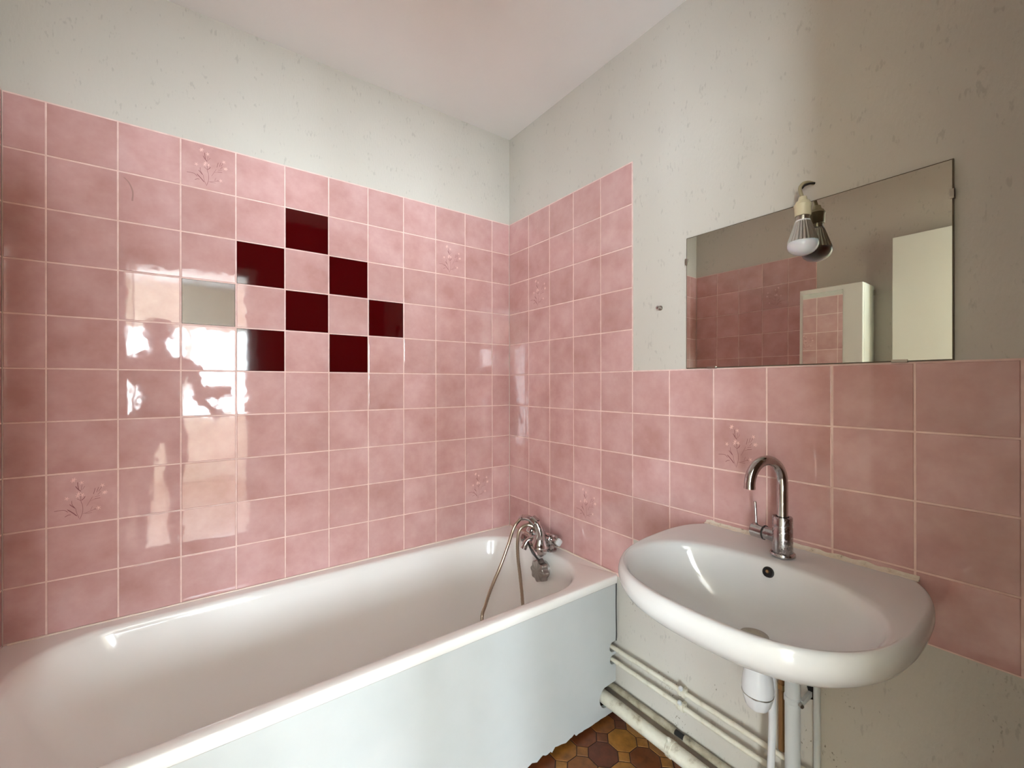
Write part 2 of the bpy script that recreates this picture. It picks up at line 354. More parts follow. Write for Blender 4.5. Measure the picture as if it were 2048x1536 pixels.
# tub wall: vertical joints at -(0.104 + k*P)
xs = [0.0] + [-(0.104 + k * P) for k in range(11)] + [XL]
DARK = {(6, 3), (7, 2), (5, 2), (8, 1), (6, 1), (4, 1), (7, 0), (5, 0)}          # (column counted from the corner, row above the middle joint)
FLOWER = {(8, 4), (2, 3), (10, -3), (1, -4)}
for i in range(len(xs) - 1):
    for r in range(-5, 5):
        a, b = xs[i + 1], xs[i]
        q = put_tile(wall_back, ((a + b) / 2, 0, ZM + (r + 0.5) * P), b - a, P, 0, (i, r) in DARK, (i, r) in FLOWER)
        if (i, r) == (9, 3):                                      # old curved scratch in the glaze
            sb = MB(); pts = bez([(-0.062, 0, 0.060), (-0.050, 0, 0.045), (-0.042, 0, 0.020), (-0.043, 0, -0.008)], 6); n_ = len(pts)
            sb.add([(p.x - 0.0016, -0.00012, p.z) for p in pts] + [(p.x + 0.0022, -0.00012, p.z) for p in pts], [(k, k + 1, n_ + k + 1, n_ + k) for k in range(n_ - 1)])
            M['scratch'] = mat('dull_scratch', (0.36, 0.20, 0.185, 1), 0.35); sb.build('scratch', 'scratch', q, smooth=False)
g = MB().box(XL, 0.0, 0.0013, 0.0049, ZM - 5 * P - 0.02, ZM + 5 * P + 0.002); g.build('grout', 'grout', wall_back, smooth=False)
# basin wall
ys = [0.0] + [-(0.157 + k * P) for k in range(12)]
for i in range(5):
    for r in range(-5, 5):
        a, b = ys[i], ys[i + 1]
        put_tile(wall_right, (0, (a + b) / 2, ZM + (r + 0.5) * P), a - b, P, -PI / 2, False, (i, r) in {(1, 2), (3, -4)})
for i in range(5, 12):
    for r in range(-4, 0):
        a, b = ys[i], max(ys[i + 1], YF)
        put_tile(wall_right, (0, (a + b) / 2, ZM + (r + 0.5) * P), a - b, P, -PI / 2, False, (i, r) == (7, -2))
g = MB().box(0.0013, 0.0049, ys[5] - 0.001, 0, ZM - 5 * P - 0.01, ZM + 5 * P + 0.002); g.box(0.0013, 0.0049, YF, ys[5] - 0.001, ZM - 4 * P - 0.001, ZM + 0.002)
g.build('grout', 'grout', wall_right, smooth=False)
# end wall (seen in the mirror)
for i in range(5):
    for r in range(-5, 5):
        a, b = ys[i], ys[i + 1]
        put_tile(wall_left, (XL, (a + b) / 2, ZM + (r + 0.5) * P), a - b, P, PI / 2, False, (i, r) == (3, 3))
g = MB().box(XL - 0.0049, XL - 0.0013, ys[5] - 0.001, 0, ZM - 5 * P - 0.01, ZM + 5 * P + 0.002); g.build('grout', 'grout', wall_left, smooth=False)

# ------------------------------------------------------------------ floor tiles: octagons and small squares
FP = 0.0965; fx0, fy0 = -0.129, -0.735
def prism(poly, z0, z1, ch=0.0012):
    b = MB(); c = Vector((sum(p[0] for p in poly) / len(poly), sum(p[1] for p in poly) / len(poly)))
    ins = [tuple(Vector(p) + (c - Vector(p)).normalized() * ch * 1.4) for p in poly]
    b.rings([[(p[0], p[1], z0) for p in poly], [(p[0], p[1], z1 - ch) for p in poly], [(p[0], p[1], z1) for p in ins]]); return b
h, d, gp = FP / 2, 0.028, 0.0016
k = h - d
octo = [(h - gp, -k), (h - gp, k), (k, h - gp), (-k, h - gp), (-(h - gp), k), (-(h - gp), -k), (-k, -(h - gp)), (k, -(h - gp))]
dia = [(d - 0.0026, 0), (0, d - 0.0026), (-(d - 0.0026), 0), (0, -(d - 0.0026))]
def clipped(poly, cx, cy):
    return [(min(max(x + cx, XL), 0.0) - cx, min(y + cy, 0.0) - cy) for x, y in poly]
mo = mq = None; far = MB()
for i in range(-18, 4):
    for j in range(-13, 3):
        for kind in (0, 1):
            cx, cy = (fx0 + i * FP - h, fy0 + j * FP - h) if kind == 0 else (fx0 + i * FP, fy0 + j * FP)
            if cx > 0.03 or cx < XL or cy > -0.60 or cy < YF: continue
            poly = octo if kind == 0 else dia
            if cx > -0.62 and cy > -1.25:
                cl = clipped(poly, cx, cy)
                if cl == poly or max(abs(a[0] - b[0]) for a, b in zip(cl, poly)) < 1e-9:
                    if kind == 0:
                        if mo is None: q = prism(poly, -0.006, 0.0).build('floor_tile', 'floor_tile', floor, smooth=False); mo = q.data
                        else: q = link('floor_tile', mo, floor)
                    else:
                        if mq is None: q = prism(poly, -0.006, 0.0).build('floor_tile', 'floor_tile', floor, smooth=False); mq = q.data
                        else: q = link('floor_tile', mq, floor)
                else:
                    q = prism(cl, -0.006, 0.0).build('floor_tile', 'floor_tile', floor, smooth=False)
                q.location = (cx, cy, 0)
            else:
                b = prism(clipped(poly, cx, cy), -0.006, 0.0); far.add([(x + cx, y + cy, z) for x, y, z in b.v], b.f)
fo = far.build('floor_tiles', 'floor_tile', floor, smooth=False); fo['kind'] = 'stuff'

# ------------------------------------------------------------------ bathtub
ZT = 0.5235; YT = -0.700
tub = thing('bathtub', 'long white enamelled bathtub along the tiled wall', 'bathtub', (XL / 2, YT / 2, 0))
def rrect(x0, x1, y0, y1, rad, z, na=10, ns=14):
    """rounded rectangle with the same number of points whatever the radii; rad = four corner radii"""
    C = [(x1, y1, 0), (x0, y1, 1), (x0, y0, 2), (x1, y0, 3)]; out = []; arcs = []
    for (cx, cy, q), r in zip(C, rad):
        sx = -1 if cx == x1 else 1; sy = -1 if cy == y1 else 1; ox, oy = cx + sx * r, cy + sy * r
        arcs.append([(ox + r * math.cos(q * PI / 2 + t * PI / 2 / na), oy + r * math.sin(q * PI / 2 + t * PI / 2 / na), z) for t in range(na + 1)])
    for a in range(4):
        out += arcs[a]; p, q = arcs[a][-1], arcs[(a + 1) % 4][0]
        out += [tuple(p[i] + (q[i] - p[i]) * t / ns for i in range(3)) for t in range(1, ns)]
    return out
OX0, OX1, OY0, OY1 = XL + 0.001, -0.001, YT, -0.001
IX0, IX1, IY0, IY1 = XL + 0.060, -0.072, -0.656, -0.050
RA = (0.20, 0.17, 0.17, 0.20)
def inner(dx0, dx1, dy, z, rr=1.0, dr=0.0): return rrect(IX0 + dx0, IX1 - dx1, IY0 + dy, IY1 - dy, [max(0.03, r * rr - dr) for r in RA], z)
R4 = [0.008] * 4
rings = [rrect(OX0 + 0.03, OX1 - 0.03, OY0 + 0.03, OY1 - 0.03, R4, 0.490), rrect(OX0, OX1, OY0 + 0.004, OY1, R4, 0.491), rrect(OX0, OX1, OY0, OY1, R4, 0.496), rrect(OX0, OX1, OY0, OY1, R4, ZT - 0.007), rrect(OX0, OX1, OY0 + 0.0025, OY1, R4, ZT - 0.002),
         rrect(OX0, OX1, OY0 + 0.007, OY1, R4, ZT), inner(-0.016, -0.014, -0.013, ZT, 1.05), inner(-0.006, -0.005, -0.005, ZT - 0.0015), inner(0.002, 0.001, 0.001, ZT - 0.007), inner(0.010, 0.006, 0.006, ZT - 0.022),
         inner(0.05, 0.018, 0.018, 0.40), inner(0.12, 0.035, 0.035, 0.27), inner(0.20, 0.055, 0.055, 0.17, 0.95), inner(0.25, 0.085, 0.085, 0.128, 0.85), inner(0.31, 0.14, 0.14, 0.112, 0.6), inner(0.5, 0.28, 0.24, 0.106, 0.3)]
b = MB(); b.rings(rings, cap0=False, cap1=True); shell = part(tub, 'basin_shell', b, 'enamel', angle=60)
ov = MB(); OK = Vector((IX1 - 0.018, -0.372, 0.452)); ax = Vector((-1, 0, 0.05)).normalized()
wob = lambda t: 1 + 0.09 * math.cos(8 * 2 * PI * t)
ov.lathe([(-0.012, 0.036), (0.008, 0.036)], OK, ax, 40); part(tub, 'overflow_plate', ov, 'chrome')
kn = MB(); kn.lathe([(0.008, 0.042), (0.009, 0.0445), (0.034, 0.0415), (0.037, 0.039), (0.0375, 0.004)], OK, ax, 64, wob); part(tub, 'overflow_knob', kn, 'chrome_dull', angle=50)
# front board with notches for the pipes and a ragged lower edge
pb = MB(); PX1 = -0.0065; YP0, YP1 = -0.692, -0.678
out = [(XL + 0.002, 0.4915), (PX1, 0.4915)]
def notch(zc, r, dx):
    out.append((PX1, zc + r))
    for t in range(1, 8):
        a = PI / 2 + PI * t / 8; out.append((PX1 - dx - r * 0.0 + r * math.cos(a) * 1.0, zc + r * math.sin(a)))
    out.append((PX1, zc - r))
notch(0.257, 0.0200, 0.014); notch(0.2095, 0.0180, 0.014); notch(0.086, 0.040, 0.048)
out.append((PX1, 0.016))
x = PX1
while x > XL + 0.02:
    x -= random.uniform(0.006, 0.022)
    amp = 0.007 if x < -0.22 else 0.0015
    out.append((x, 0.017 + random.uniform(-amp, amp) + (0.004 if x < -0.22 else 0)))
out.append((XL + 0.002, 0.018))
pb.v = [(x, YP0, z) for x, z in out] + [(x, YP1, z) for x, z in out]; nn = len(out)
pb.f = [tuple(range(nn)), tuple(reversed(range(nn, 2 * nn)))] + [(i, i + nn, (i + 1) % nn + nn, (i + 1) % nn) for i in range(nn)]
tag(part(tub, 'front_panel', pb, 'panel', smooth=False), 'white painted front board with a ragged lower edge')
cr = MB(); cr.tube(bez([(-0.0035, -0.693, 0.49), (-0.0045, -0.6925, 0.40), (-0.003, -0.693, 0.31), (-0.0042, -0.6925, 0.275)], 6), 0.0016, 6); part(tub, 'panel_crack', cr, 'hole')
sl = MB(); pts = []
for k in range(60):
    x = XL + 0.01 + (-XL - 0.02) * k / 59; pts.append((x, -0.002, ZT + 0.0012 + 0.0012 * noise.noise((x * 9, 0, 0))))
sl.tube(pts, 0.0032, 6); 
sl2 = []
for k in range(36):
    y = -0.005 - 0.68 * k / 35; sl2.append((-0.002, y, ZT + 0.0012 + 0.0012 * noise.noise((y * 9, 3, 0))))
sl.tube(sl2, 0.0032, 6); M['sealant'] = mat('sealant', (0.78, 0.66, 0.58, 1), 0.5)
part(tub, 'sealant', sl, 'sealant')

# ------------------------------------------------------------------ bath mixer, hand shower and hose
MC = Vector((-0.047, -0.322, 0.572))
mx = thing('bath_mixer', 'chrome two-handle bath mixer on the tub rim', 'tap', (MC.x, MC.y, ZT))
b = MB(); b.lathe([(-0.068, 0.012), (-0.064, 0.017), (-0.045, 0.0195), (0.045, 0.0195), (0.064, 0.017), (0.068, 0.012)], MC, (0, 1, 0), 24); part(mx, 'body', b, 'chrome')
for s in (-1, 1):
    b = MB(); b.lathe([(0, 0.024), (0.006, 0.024), (0.010, 0.014), (0.045, 0.013)], (MC.x, MC.y + s * 0.05, ZT), (0, 0, 1), 20); part(mx, 'pillar', b, 'chrome')
    hd = MB(); hd.lathe([(0.058, 0.021), (0.061, 0.024), (0.064, 0.021), (0.066, 0.013), (0.074, 0.012)], MC, (0, s, 0), 28); h_ = part(mx, 'handle', hd, 'chrome')
    gr_ = MB(); gr_.lathe([(0.073, 0.014), (0.076, 0.018), (0.092, 0.019), (0.096, 0.016)], MC, (0, s, 0), 32, lambda t: 1 + 0.12 * math.cos(4 * 2 * PI * t)); part(h_, 'grip', gr_, 'chrome')
    cp = MB(); cp.lathe([(0.095, 0.0150), (0.103, 0.0150), (0.105, 0.0125)], MC, (0, s, 0), 32, lambda t: 1 + 0.09 * math.cos(4 * 2 * PI * t)); part(h_, 'cap', cp, 'pvc')
b = MB(); b.tube(bez([(-0.055, MC.y, 0.565), (-0.085, -0.312, 0.566), (-0.120, -0.298, 0.556), (-0.136, -0.292, 0.526)], 6), [0.015] * 6 + [0.0145] * 6 + [0.014] * 7, 18); part(mx, 'spout', b, 'chrome')
b = MB(); b.lathe([(0, 0.011), (0.012, 0.012), (0.016, 0.017), (0.03, 0.018), (0.034, 0.012)], (-0.105, -0.290, 0.560), (-0.35, 0.9, 0.12), 24, lambda t: 1 + 0.09 * math.cos(6 * 2 * PI * t)); part(mx, 'diverter_knob', b, 'chrome')
b = MB(); b.tube([(-0.058, MC.y - 0.01, 0.58), (-0.085, -0.340, 0.615), (-0.112, -0.352, 0.640)], [0.012, 0.011, 0.010], 16); part(mx, 'cradle_stem', b, 'chrome')
b = MB(); b.lathe([(-0.013, 0.0205), (0.013, 0.0205), (0.013, 0.0160), (-0.013, 0.0160)], (-0.1325, -0.3620, 0.6620), (0.30, -0.80, -0.50), 20); part(mx, 'cradle', b, 'chrome')
hs = thing('hand_shower', 'chrome hand shower hooked over the bath mixer with its hose', 'shower head', (-0.135, -0.355, 0.54))
HC = [(-0.150, -0.3075, 0.6671, 0.0115), (-0.142, -0.3338, 0.6701, 0.0120), (-0.133, -0.3614, 0.6628, 0.0135), (-0.124, -0.3802, 0.6408, 0.0160), (-0.118, -0.3843, 0.6136, 0.0190), (-0.115, -0.3790, 0.5871, 0.0275), (-0.115, -0.3757, 0.5622, 0.0385), (-0.117, -0.3797, 0.5407, 0.0380), (-0.120, -0.3931, 0.5269, 0.0240), (-0.1205, -0.3965, 0.5225, 0.0060)]
hp = bez([c[:3] for c in HC], 6); rr = bez([(c[3], 0, 0) for c in HC], 6)
b = MB(); b.tube(hp, [max(0.004, q.x) for q in rr], 24); part(hs, 'handle', b, 'chrome', angle=70)
fc = Vector((-0.1285, -0.3640, 0.5430)); fn = Vector((-0.67, 0.49, -0.56)).normalized()
b = MB(); b.lathe([(-0.012, 0.033), (-0.004, 0.0430), (0.0, 0.0450), (0.003, 0.0445), (0.006, 0.039), (0.007, 0.003)], fc + fn * 0.007, fn, 40); part(hs, 'spray_face', b, 'black')
b = MB(); b.lathe([(-0.016, 0.028), (-0.006, 0.0420), (-0.003, 0.0438), (-0.002, 0.030)], fc + fn * 0.006, fn, 40); part(hs, 'rim', b, 'chrome', angle=60)
b = MB(); b.lathe([(0, 0.0125), (0.010, 0.012), (0.014, 0.009), (0.018, 0.0078)], (-0.1495, -0.3085, 0.6675), (-0.62, 0.75, -0.35), 18); part(hs, 'hose_nut', b, 'chrome')
HP = bez([(-0.162, -0.300, 0.659), (-0.192, -0.298, 0.628), (-0.216, -0.29, 0.558), (-0.255, -0.29, 0.48), (-0.308, -0.305, 0.415), (-0.355, -0.33, 0.364), (-0.385, -0.352, 0.325), (-0.38, -0.385, 0.23), (-0.32, -0.40, 0.155), (-0.25, -0.395, 0.17), (-0.20, -0.37, 0.255), (-0.186, -0.35, 0.341), (-0.187, -0.335, 0.436), (-0.194, -0.33, 0.513), (-0.196, -0.33, 0.585), (-0.187, -0.335, 0.631), (-0.155, -0.345, 0.646), (-0.133, -0.362, 0.636), (-0.115, -0.352, 0.615)], 14)
b = MB(); b.tube(HP, [0.0066 + 0.0006 * (i % 2) for i in range(len(HP))], 10); tag(part(hs, 'hose', b, 'hose', angle=80), 'bronze coloured flexible metal hose hanging into the tub')

# ------------------------------------------------------------------ washbasin
BY = -1.290; ZB = 0.810; BCX = -0.208
ba = thing('washbasin', 'wide oval white ceramic washbasin mounted on the wall', 'washbasin', (BCX, BY, 0.60))
NB = 176
def outl(cx, ax_, ay, n_, z, clip=True, zs=None):
    pts = []
    for j in range(NB):
        t = 2 * PI * j / NB; c, s_ = math.cos(t), math.sin(t)
        x = cx + ax_ * math.copysign(abs(c) ** (2 / n_), c); y = BY + ay * math.copysign(abs(s_) ** (2 / n_), s_)
        lim = -0.0015 - 0.25 * (1 - clip) if clip else 9.0            # the wall; inner rings stop short of it
        if x > lim: x = lim
        pts.append((x, y, z if zs is None else zs(x, y, z)))
    return pts
slope = lambda x, y, z: z - 0.016 * max(0.0, (-x - 0.06) / 0.44)          # rim falls a little towards the front
O = lambda k, z: outl(BCX, 0.294 * k, 0.292 * (k ** 0.95), 2.62, z, k, slope)
def I(k, z, drift=0.0, n_=2.35):                                           # bowl opening and its shrinking rings towards the waste
    return outl(-0.3105 + drift * 0.085, 0.1665 * k, 0.258 * k, n_, z, True, slope)
rings = [outl(-0.225, 0.045, 0.045, 2, 0.632), outl(-0.222, 0.080, 0.080, 2, 0.636), outl(-0.218, 0.13, 0.135, 2.1, 0.655), O(0.62, 0.690), O(0.78, 0.715), O(0.89, 0.735), O(0.955, 0.752), O(0.988, 0.768), O(1.0, 0.783), O(1.0, 0.792), O(0.994, 0.802), O(0.983, 0.808), O(0.968, 0.811)]
rings += [[tuple((Vector(a) * (1 - f) + Vector(c) * f)) for a, c in zip(O(0.955, 0.811), I(1.03, 0.809))] for f in (0.0, 0.5, 0.93)]
rings += [I(1.015, 0.8075), I(0.995, 0.804), I(0.975, 0.796), I(0.945, 0.781, 0.03), I(0.90, 0.761, 0.09), I(0.82, 0.735, 0.22), I(0.65, 0.700, 0.48), I(0.44, 0.672, 0.78, 2.1), I(0.22, 0.657, 1.0, 2.0), outl(-0.224, 0.024, 0.024, 2, 0.651)]
b = MB(); b.rings(rings, cap0=True, cap1=True); part(ba, 'bowl', b, 'ceramic', angle=179)
b = MB(); b.lathe([(0, 0.030), (0.003, 0.030), (0.004, 0.026), (0.001, 0.020)], (-0.224, BY, 0.6515), (0, 0, 1), 32); wr = part(ba, 'waste', b, 'steel')
b = MB(); b.lathe([(0, 0.0195), (0.0022, 0.0195)], (-0.224, BY, 0.6525), (0, 0, 1), 24); part(wr, 'plug', b, 'pipe_dirty')
oc = Vector((-0.1530, BY, 0.782)); on_ = Vector((-0.93, 0, 0.36)).normalized()
b = MB(); b.lathe([(-0.012, 0.0125), (0.0015, 0.0125), (0.0022, 0.0112), (0.001, 0.0098), (-0.006, 0.0098)], oc, on_, 28); orr = part(ba, 'overflow_ring', b, 'black')
b = MB(); b.lathe([(-0.010, 0.0102), (-0.0005, 0.0102)], oc, on_, 24); part(orr, 'overflow_hole', b, 'hole')
b = MB(); b.lathe([(0, 0.0045), (0.002, 0.003)], oc + Vector((0, 0.002, 0.001)), on_, 12); part(orr, 'overflow_screw', b, 'brass')
# old caulk along the wall
b = MB(); rs = []
for k in range(90):
    t = k / 89; y = BY + 0.243 - 0.486 * t; n1 = noise.noise((y * 40, 0, 1)); n2 = noise.noise((y * 55, 5, 1)); hgt = 0.006 + 0.004 * n1; dep = 0.013 + 0.004 * n2
    rs.append([(-0.0008, y, 0.8085), (-dep, y, 0.8105), (-dep * 0.93, y, 0.8122), (-dep * 0.8, y, 0.8128 + 0.0003 * n1), (-0.0045, y, 0.8136 + 0.1 * hgt), (-0.0032, y, 0.8125 + hgt * 0.8), (-0.0008, y, 0.8135 + hgt)])
b.rings(rs); tag(part(ba, 'caulk', b, 'caulk', angle=50), 'ragged yellowed caulk between basin and tiles')

# basin tap
TX, TY = -0.088, -1.296
tp = thing('basin_tap', 'tall limescaled chrome basin tap with curved spout', 'tap', (TX, TY, ZB))
ZB += 0.0005
b = MB(); b.lathe([(0.0, 0.0285), (0.004, 0.0285), (0.007, 0.027), (0.009, 0.0225), (0.094, 0.0222), (0.096, 0.0212), (0.096, 0.0145), (0.090, 0.0145)], (TX, TY, ZB), (0, 0, 1), 32); part(tp, 'body', b, 'chrome_scaled')
sd = Vector((-0.955, 0.297, 0)); pth = [Vector((TX, TY, 0.895)), Vector((TX, TY, 0.94)), Vector((TX, TY, 0.985))]
ra_, rz_ = 0.0535, 0.058
for k in range(0, 17):
    t = PI * k / 16 * 1.02; pth.append(Vector((TX, TY, 0.992)) + sd * (ra_ - ra_ * math.cos(t)) + Vector((0, 0, rz_ * math.sin(t))))
b = MB(); b.tube(pth, 0.0125, 24); tag(part(tp, 'spout', b, 'chrome', angle=60), 'curved chrome spout')
e = pth[-1]; dn = (pth[-1] - pth[-2]).normalized()
b = MB(); b.lathe([(-0.001, 0.0128), (0.004, 0.0128), (0.004, 0.0100), (0.001, 0.009)], e, dn, 24); part(tp, 'aerator', b, 'chrome')
hdv = Vector((0.12, 0.99, 0.0)).normalized(); hc = Vector((TX, TY, 0.853))
b = MB(); b.lathe([(0.012, 0.0165), (0.043, 0.0165)], hc, hdv, 28); part(tp, 'cartridge', b, 'chrome_scaled')
b = MB(); b.lathe([(0.043, 0.0185), (0.045, 0.0185)], hc, hdv, 28); part(tp, 'gap_ring', b, 'black')
b = MB(); b.lathe([(0.045, 0.0175), (0.046, 0.0185), (0.075, 0.0185), (0.077, 0.0165)], hc, hdv, 28); ca = part(tp, 'lever_cap', b, 'chrome')
lp = hc + hdv * 0.067
b = MB(); b.tube([lp + Vector((0, 0, 0.015)), lp + Vector((0.0, 0.003, 0.073)), lp + Vector((0, 0.003, 0.075))], [0.0037, 0.0037, 0.0025], 12); part(ca, 'lever', b, 'chrome')

# ------------------------------------------------------------------ trap and pipes under the basin
tr = thing('bottle_trap', 'bright white plastic bottle trap hanging under the basin', 'trap', (-0.222, BY, 0.44))
TXX = -0.208
b = MB(); b.lathe([(0, 0.0245), (0.03, 0.0245), (0.04, 0.023), (0.055, 0.023)], (TXX, BY, 0.585), (0, 0, 1), 28); part(tr, 'tailpipe', b, 'pvc_bright')
b = MB(); b.lathe([(0, 0.0265), (0.026, 0.027)], (TXX, BY, 0.598), (0, 0, 1), 48, lambda t: 1 + 0.02 * math.copysign(1, math.cos(12 * 2 * PI * t))); part(tr, 'lock_nut', b, 'pvc_bright')
b = MB(); b.lathe([(0.0, 0.0330), (0.010, 0.0340), (0.03, 0.0322), (0.06, 0.0270), (0.075, 0.0250), (0.085, 0.0250)], (TXX, BY, 0.516), (0, 0, 1), 32); part(tr, 'bell', b, 'pvc_bright')
b = MB(); b.lathe([(0, 0.0338), (0.0018, 0.0338)], (TXX, BY, 0.5142), (0, 0, 1), 32); part(tr, 'seam', b, 'steel')
b = MB(); b.lathe([(-0.034, 0.016), (-0.033, 0.022), (-0.026, 0.0265), (-0.006, 0.0318), (-0.001, 0.0330)], (TXX, BY, 0.5142), (0, 0, 1), 48, lambda t: 1 + 0.018 * math.copysign(1, math.cos(7 * 2 * PI * t))); part(tr, 'cup', b, 'pvc_bright')
hsx = [(TXX + 0.024, BY + 0.002, 0.600), (TXX + 0.055, BY + 0.004, 0.606), (TXX + 0.085, BY + 0.008, 0.594), (TXX + 0.098, BY + 0.010, 0.560), (TXX + 0.100, BY + 0.011, 0.46), (TXX + 0.102, BY + 0.011, 0.38), (TXX + 0.100, BY + 0.015, 0.25), (TXX + 0.097, BY + 0.020, 0.14), (TXX + 0.096, BY + 0.022, 0.001)]
b = MB(); b.tube(bez(hsx, 6), 0.0085, 14); part(tr, 'outlet_tube', b, 'pvc_bright')
b = MB(); b.tube(bez(hsx[:4], 6), 0.0125, 16); part(tr, 'elbow', b, 'pvc_bright')

def pipe_along(z0, z1, x, r, m, name, label, y0=-0.60, y1=YF + 0.0):
    t = thing(name, label, 'pipe', (x, (y0 + y1) / 2, z0)); b = MB()
    pts = [(x + 0.0012 * noise.noise((k, z0 * 50, 0)), y0 + (y1 - y0) * k / 24, z0 + (z1 - z0) * k / 24 + 0.0010 * noise.noise((k * 0.7, 9, z0 * 50))) for k in range(25)]
    b.tube(pts, r, 14); part(t, 'tube', b, m, angle=70); return t
def clamp(t, x, y, z, r, screw=True):
    b = MB(); b.lathe([(-0.012, r + 0.001), (-0.011, r + 0.006), (-0.004, r + 0.0065), (-0.003, r + 0.003), (0.003, r + 0.003), (0.004, r + 0.0065), (0.011, r + 0.006), (0.012, r + 0.001)], (x, y, z), (0, 1, 0), 20)
    b.box(x, PROUD, y - 0.005, y + 0.005, z - 0.004, z + 0.004); c = part(t, 'clamp', b, 'pipe')
    b = MB(); b.lathe([(0, 0.0060), (0.006, 0.0072), (0.011, 0.0062), (0.013, 0.003)], (x - 0.006, y, z + r + 0.002), (-0.5, 0, 0.86), 8); part(c, 'screw', b, 'pvc')
p1 = pipe_along(0.2545, 0.2495, -0.020, 0.0076, 'pipe', 'water_pipe', 'thin painted water pipe along the wall, topmost of the horizontal pipes'); clamp(p1, -0.020, -0.976, 0.2525, 0.0076)
p2 = pipe_along(0.2080, 0.1960, -0.020, 0.0076, 'pipe', 'water_pipe', 'thin painted water pipe along the wall, second from the top'); clamp(p2, -0.020, -0.972, 0.2045, 0.0076)
p3 = pipe_along(0.0740, 0.0720, -0.052, 0.0225, 'pipe', 'drain_pipe', 'thick cream painted drain pipe along the foot of the wall')
b = MB(); b.lathe([(-0.012, 0.0228), (-0.010, 0.0255), (0.006, 0.0258), (0.009, 0.0235)], (-0.052, -0.955, 0.0735), (0, 1, 0), 28, lambda t: 1 + 0.02 * math.sin(9 * t * 2 * PI)); c = part(p3, 'collar', b, 'pipe')
b = MB(); b.lathe([(0, 0.006), (0.010, 0.0065), (0.013, 0.004)], (-0.056, -0.953, 0.096), (-0.25, 0.1, 0.95), 8); part(c, 'screw', b, 'pipe')
sk = MB(); sk.tube([(-0.052, -0.965 - 0.03 * k, 0.0735 - 0.00005 * k) for k in range(31)], 0.0238, 24); part(p3, 'sleeve', sk, 'pipe', angle=70)
p4 = thing('heating_pipe', 'grimy thin pipe squeezed behind the thick drain pipe', 'pipe', (-0.012, -1.2, 0.10))
for a, c_ in ((-0.60, -0.945), (-0.978, YF)):
    b = MB(); b.tube([(-0.010, a + (c_ - a) * k / 12, 0.100) for k in range(13)], 0.0115, 14); part(p4, 'tube', b, 'pipe_dirty', angle=70)
b = MB(); b.tube([(-0.010, -0.940, 0.100), (-0.010, -0.985, 0.100)], 0.0085, 12); part(p4, 'joint', b, 'hole')
pv = thing('standpipe', 'white upright plastic drain pipe behind the bottle trap', 'pipe', (-0.052, -1.304, 0.0985))
b = MB(); b.tube([(-0.052, -1.304, 0.0985), (-0.052, -1.304, 0.672)], 0.0172, 24); part(pv, 'tube', b, 'pvc')
b = MB(); b.lathe([(-0.008, 0.0175), (-0.006, 0.0192), (0.006, 0.0192), (0.008, 0.0175)], (-0.052, -1.304, 0.440), (0, 0, 1), 24); b.box(-0.052, PROUD, -1.328, -1.320, 0.434, 0.446); c = part(pv, 'bracket', b, 'pvc')
b = MB(); b.lathe([(0, 0.005), (0.008, 0.005)], (-0.060, -1.324, 0.440), (-0.6, -0.8, 0), 8); part(c, 'screw', b, 'steel')
cd = thing('conduit', 'narrow white upright conduit nearest the mirror side of the standpipe', 'conduit', (-0.008, -1.342, 0))
cd['label'] = 'narrow white upright conduit on the wall right of the standpipe'
b = MB(); b.tube([(-0.0065, -1.342, 0.001), (-0.0075, -1.3425, 0.25), (-0.0065, -1.342, 0.50), (-0.0068, -1.3422, 0.655)], 0.0078, 12); part(cd, 'tube', b, 'pvc')
cpp = thing('copper_pipe', 'brown upright copper pipe with a brass nut left of the standpipe', 'pipe', (-0.012, -1.268, 0.25))
b = MB(); b.tube([(-0.012, -1.263, 0.262), (-0.012, -1.263, 0.655)], 0.0085, 14); part(cpp, 'tube', b, 'copper')
b = MB(); b.lathe([(0, 0.011), (0.014, 0.011)], (-0.012, -1.263, 0.425), (0, 0, 1), 6); part(cpp, 'nut', b, 'brass', smooth=False)
wh = thing('wall_hole', 'ragged dark hole knocked in the wall beside the standpipe', 'hole', (0.004, -1.335, 0.46))
b = MB(); pts = [(-0.010, -0.030), (0.010, -0.022), (0.006, -0.004), (0.016, 0.004), (0.014, 0.022), (0.002, 0.026), (-0.012, 0.012), (-0.006, -0.008)]
b.v = [(0.0042, -1.325 - u, 0.452 + v_) for u, v_ in pts] + [(0.0055, -1.325 - u, 0.452 + v_) for u, v_ in pts]; b.f = [tuple(range(8)), tuple(range(8, 16))] + [(i, (i + 1) % 8, (i + 1) % 8 + 8, i + 8) for i in range(8)]
part(wh, 'cavity', b, 'hole', smooth=False)

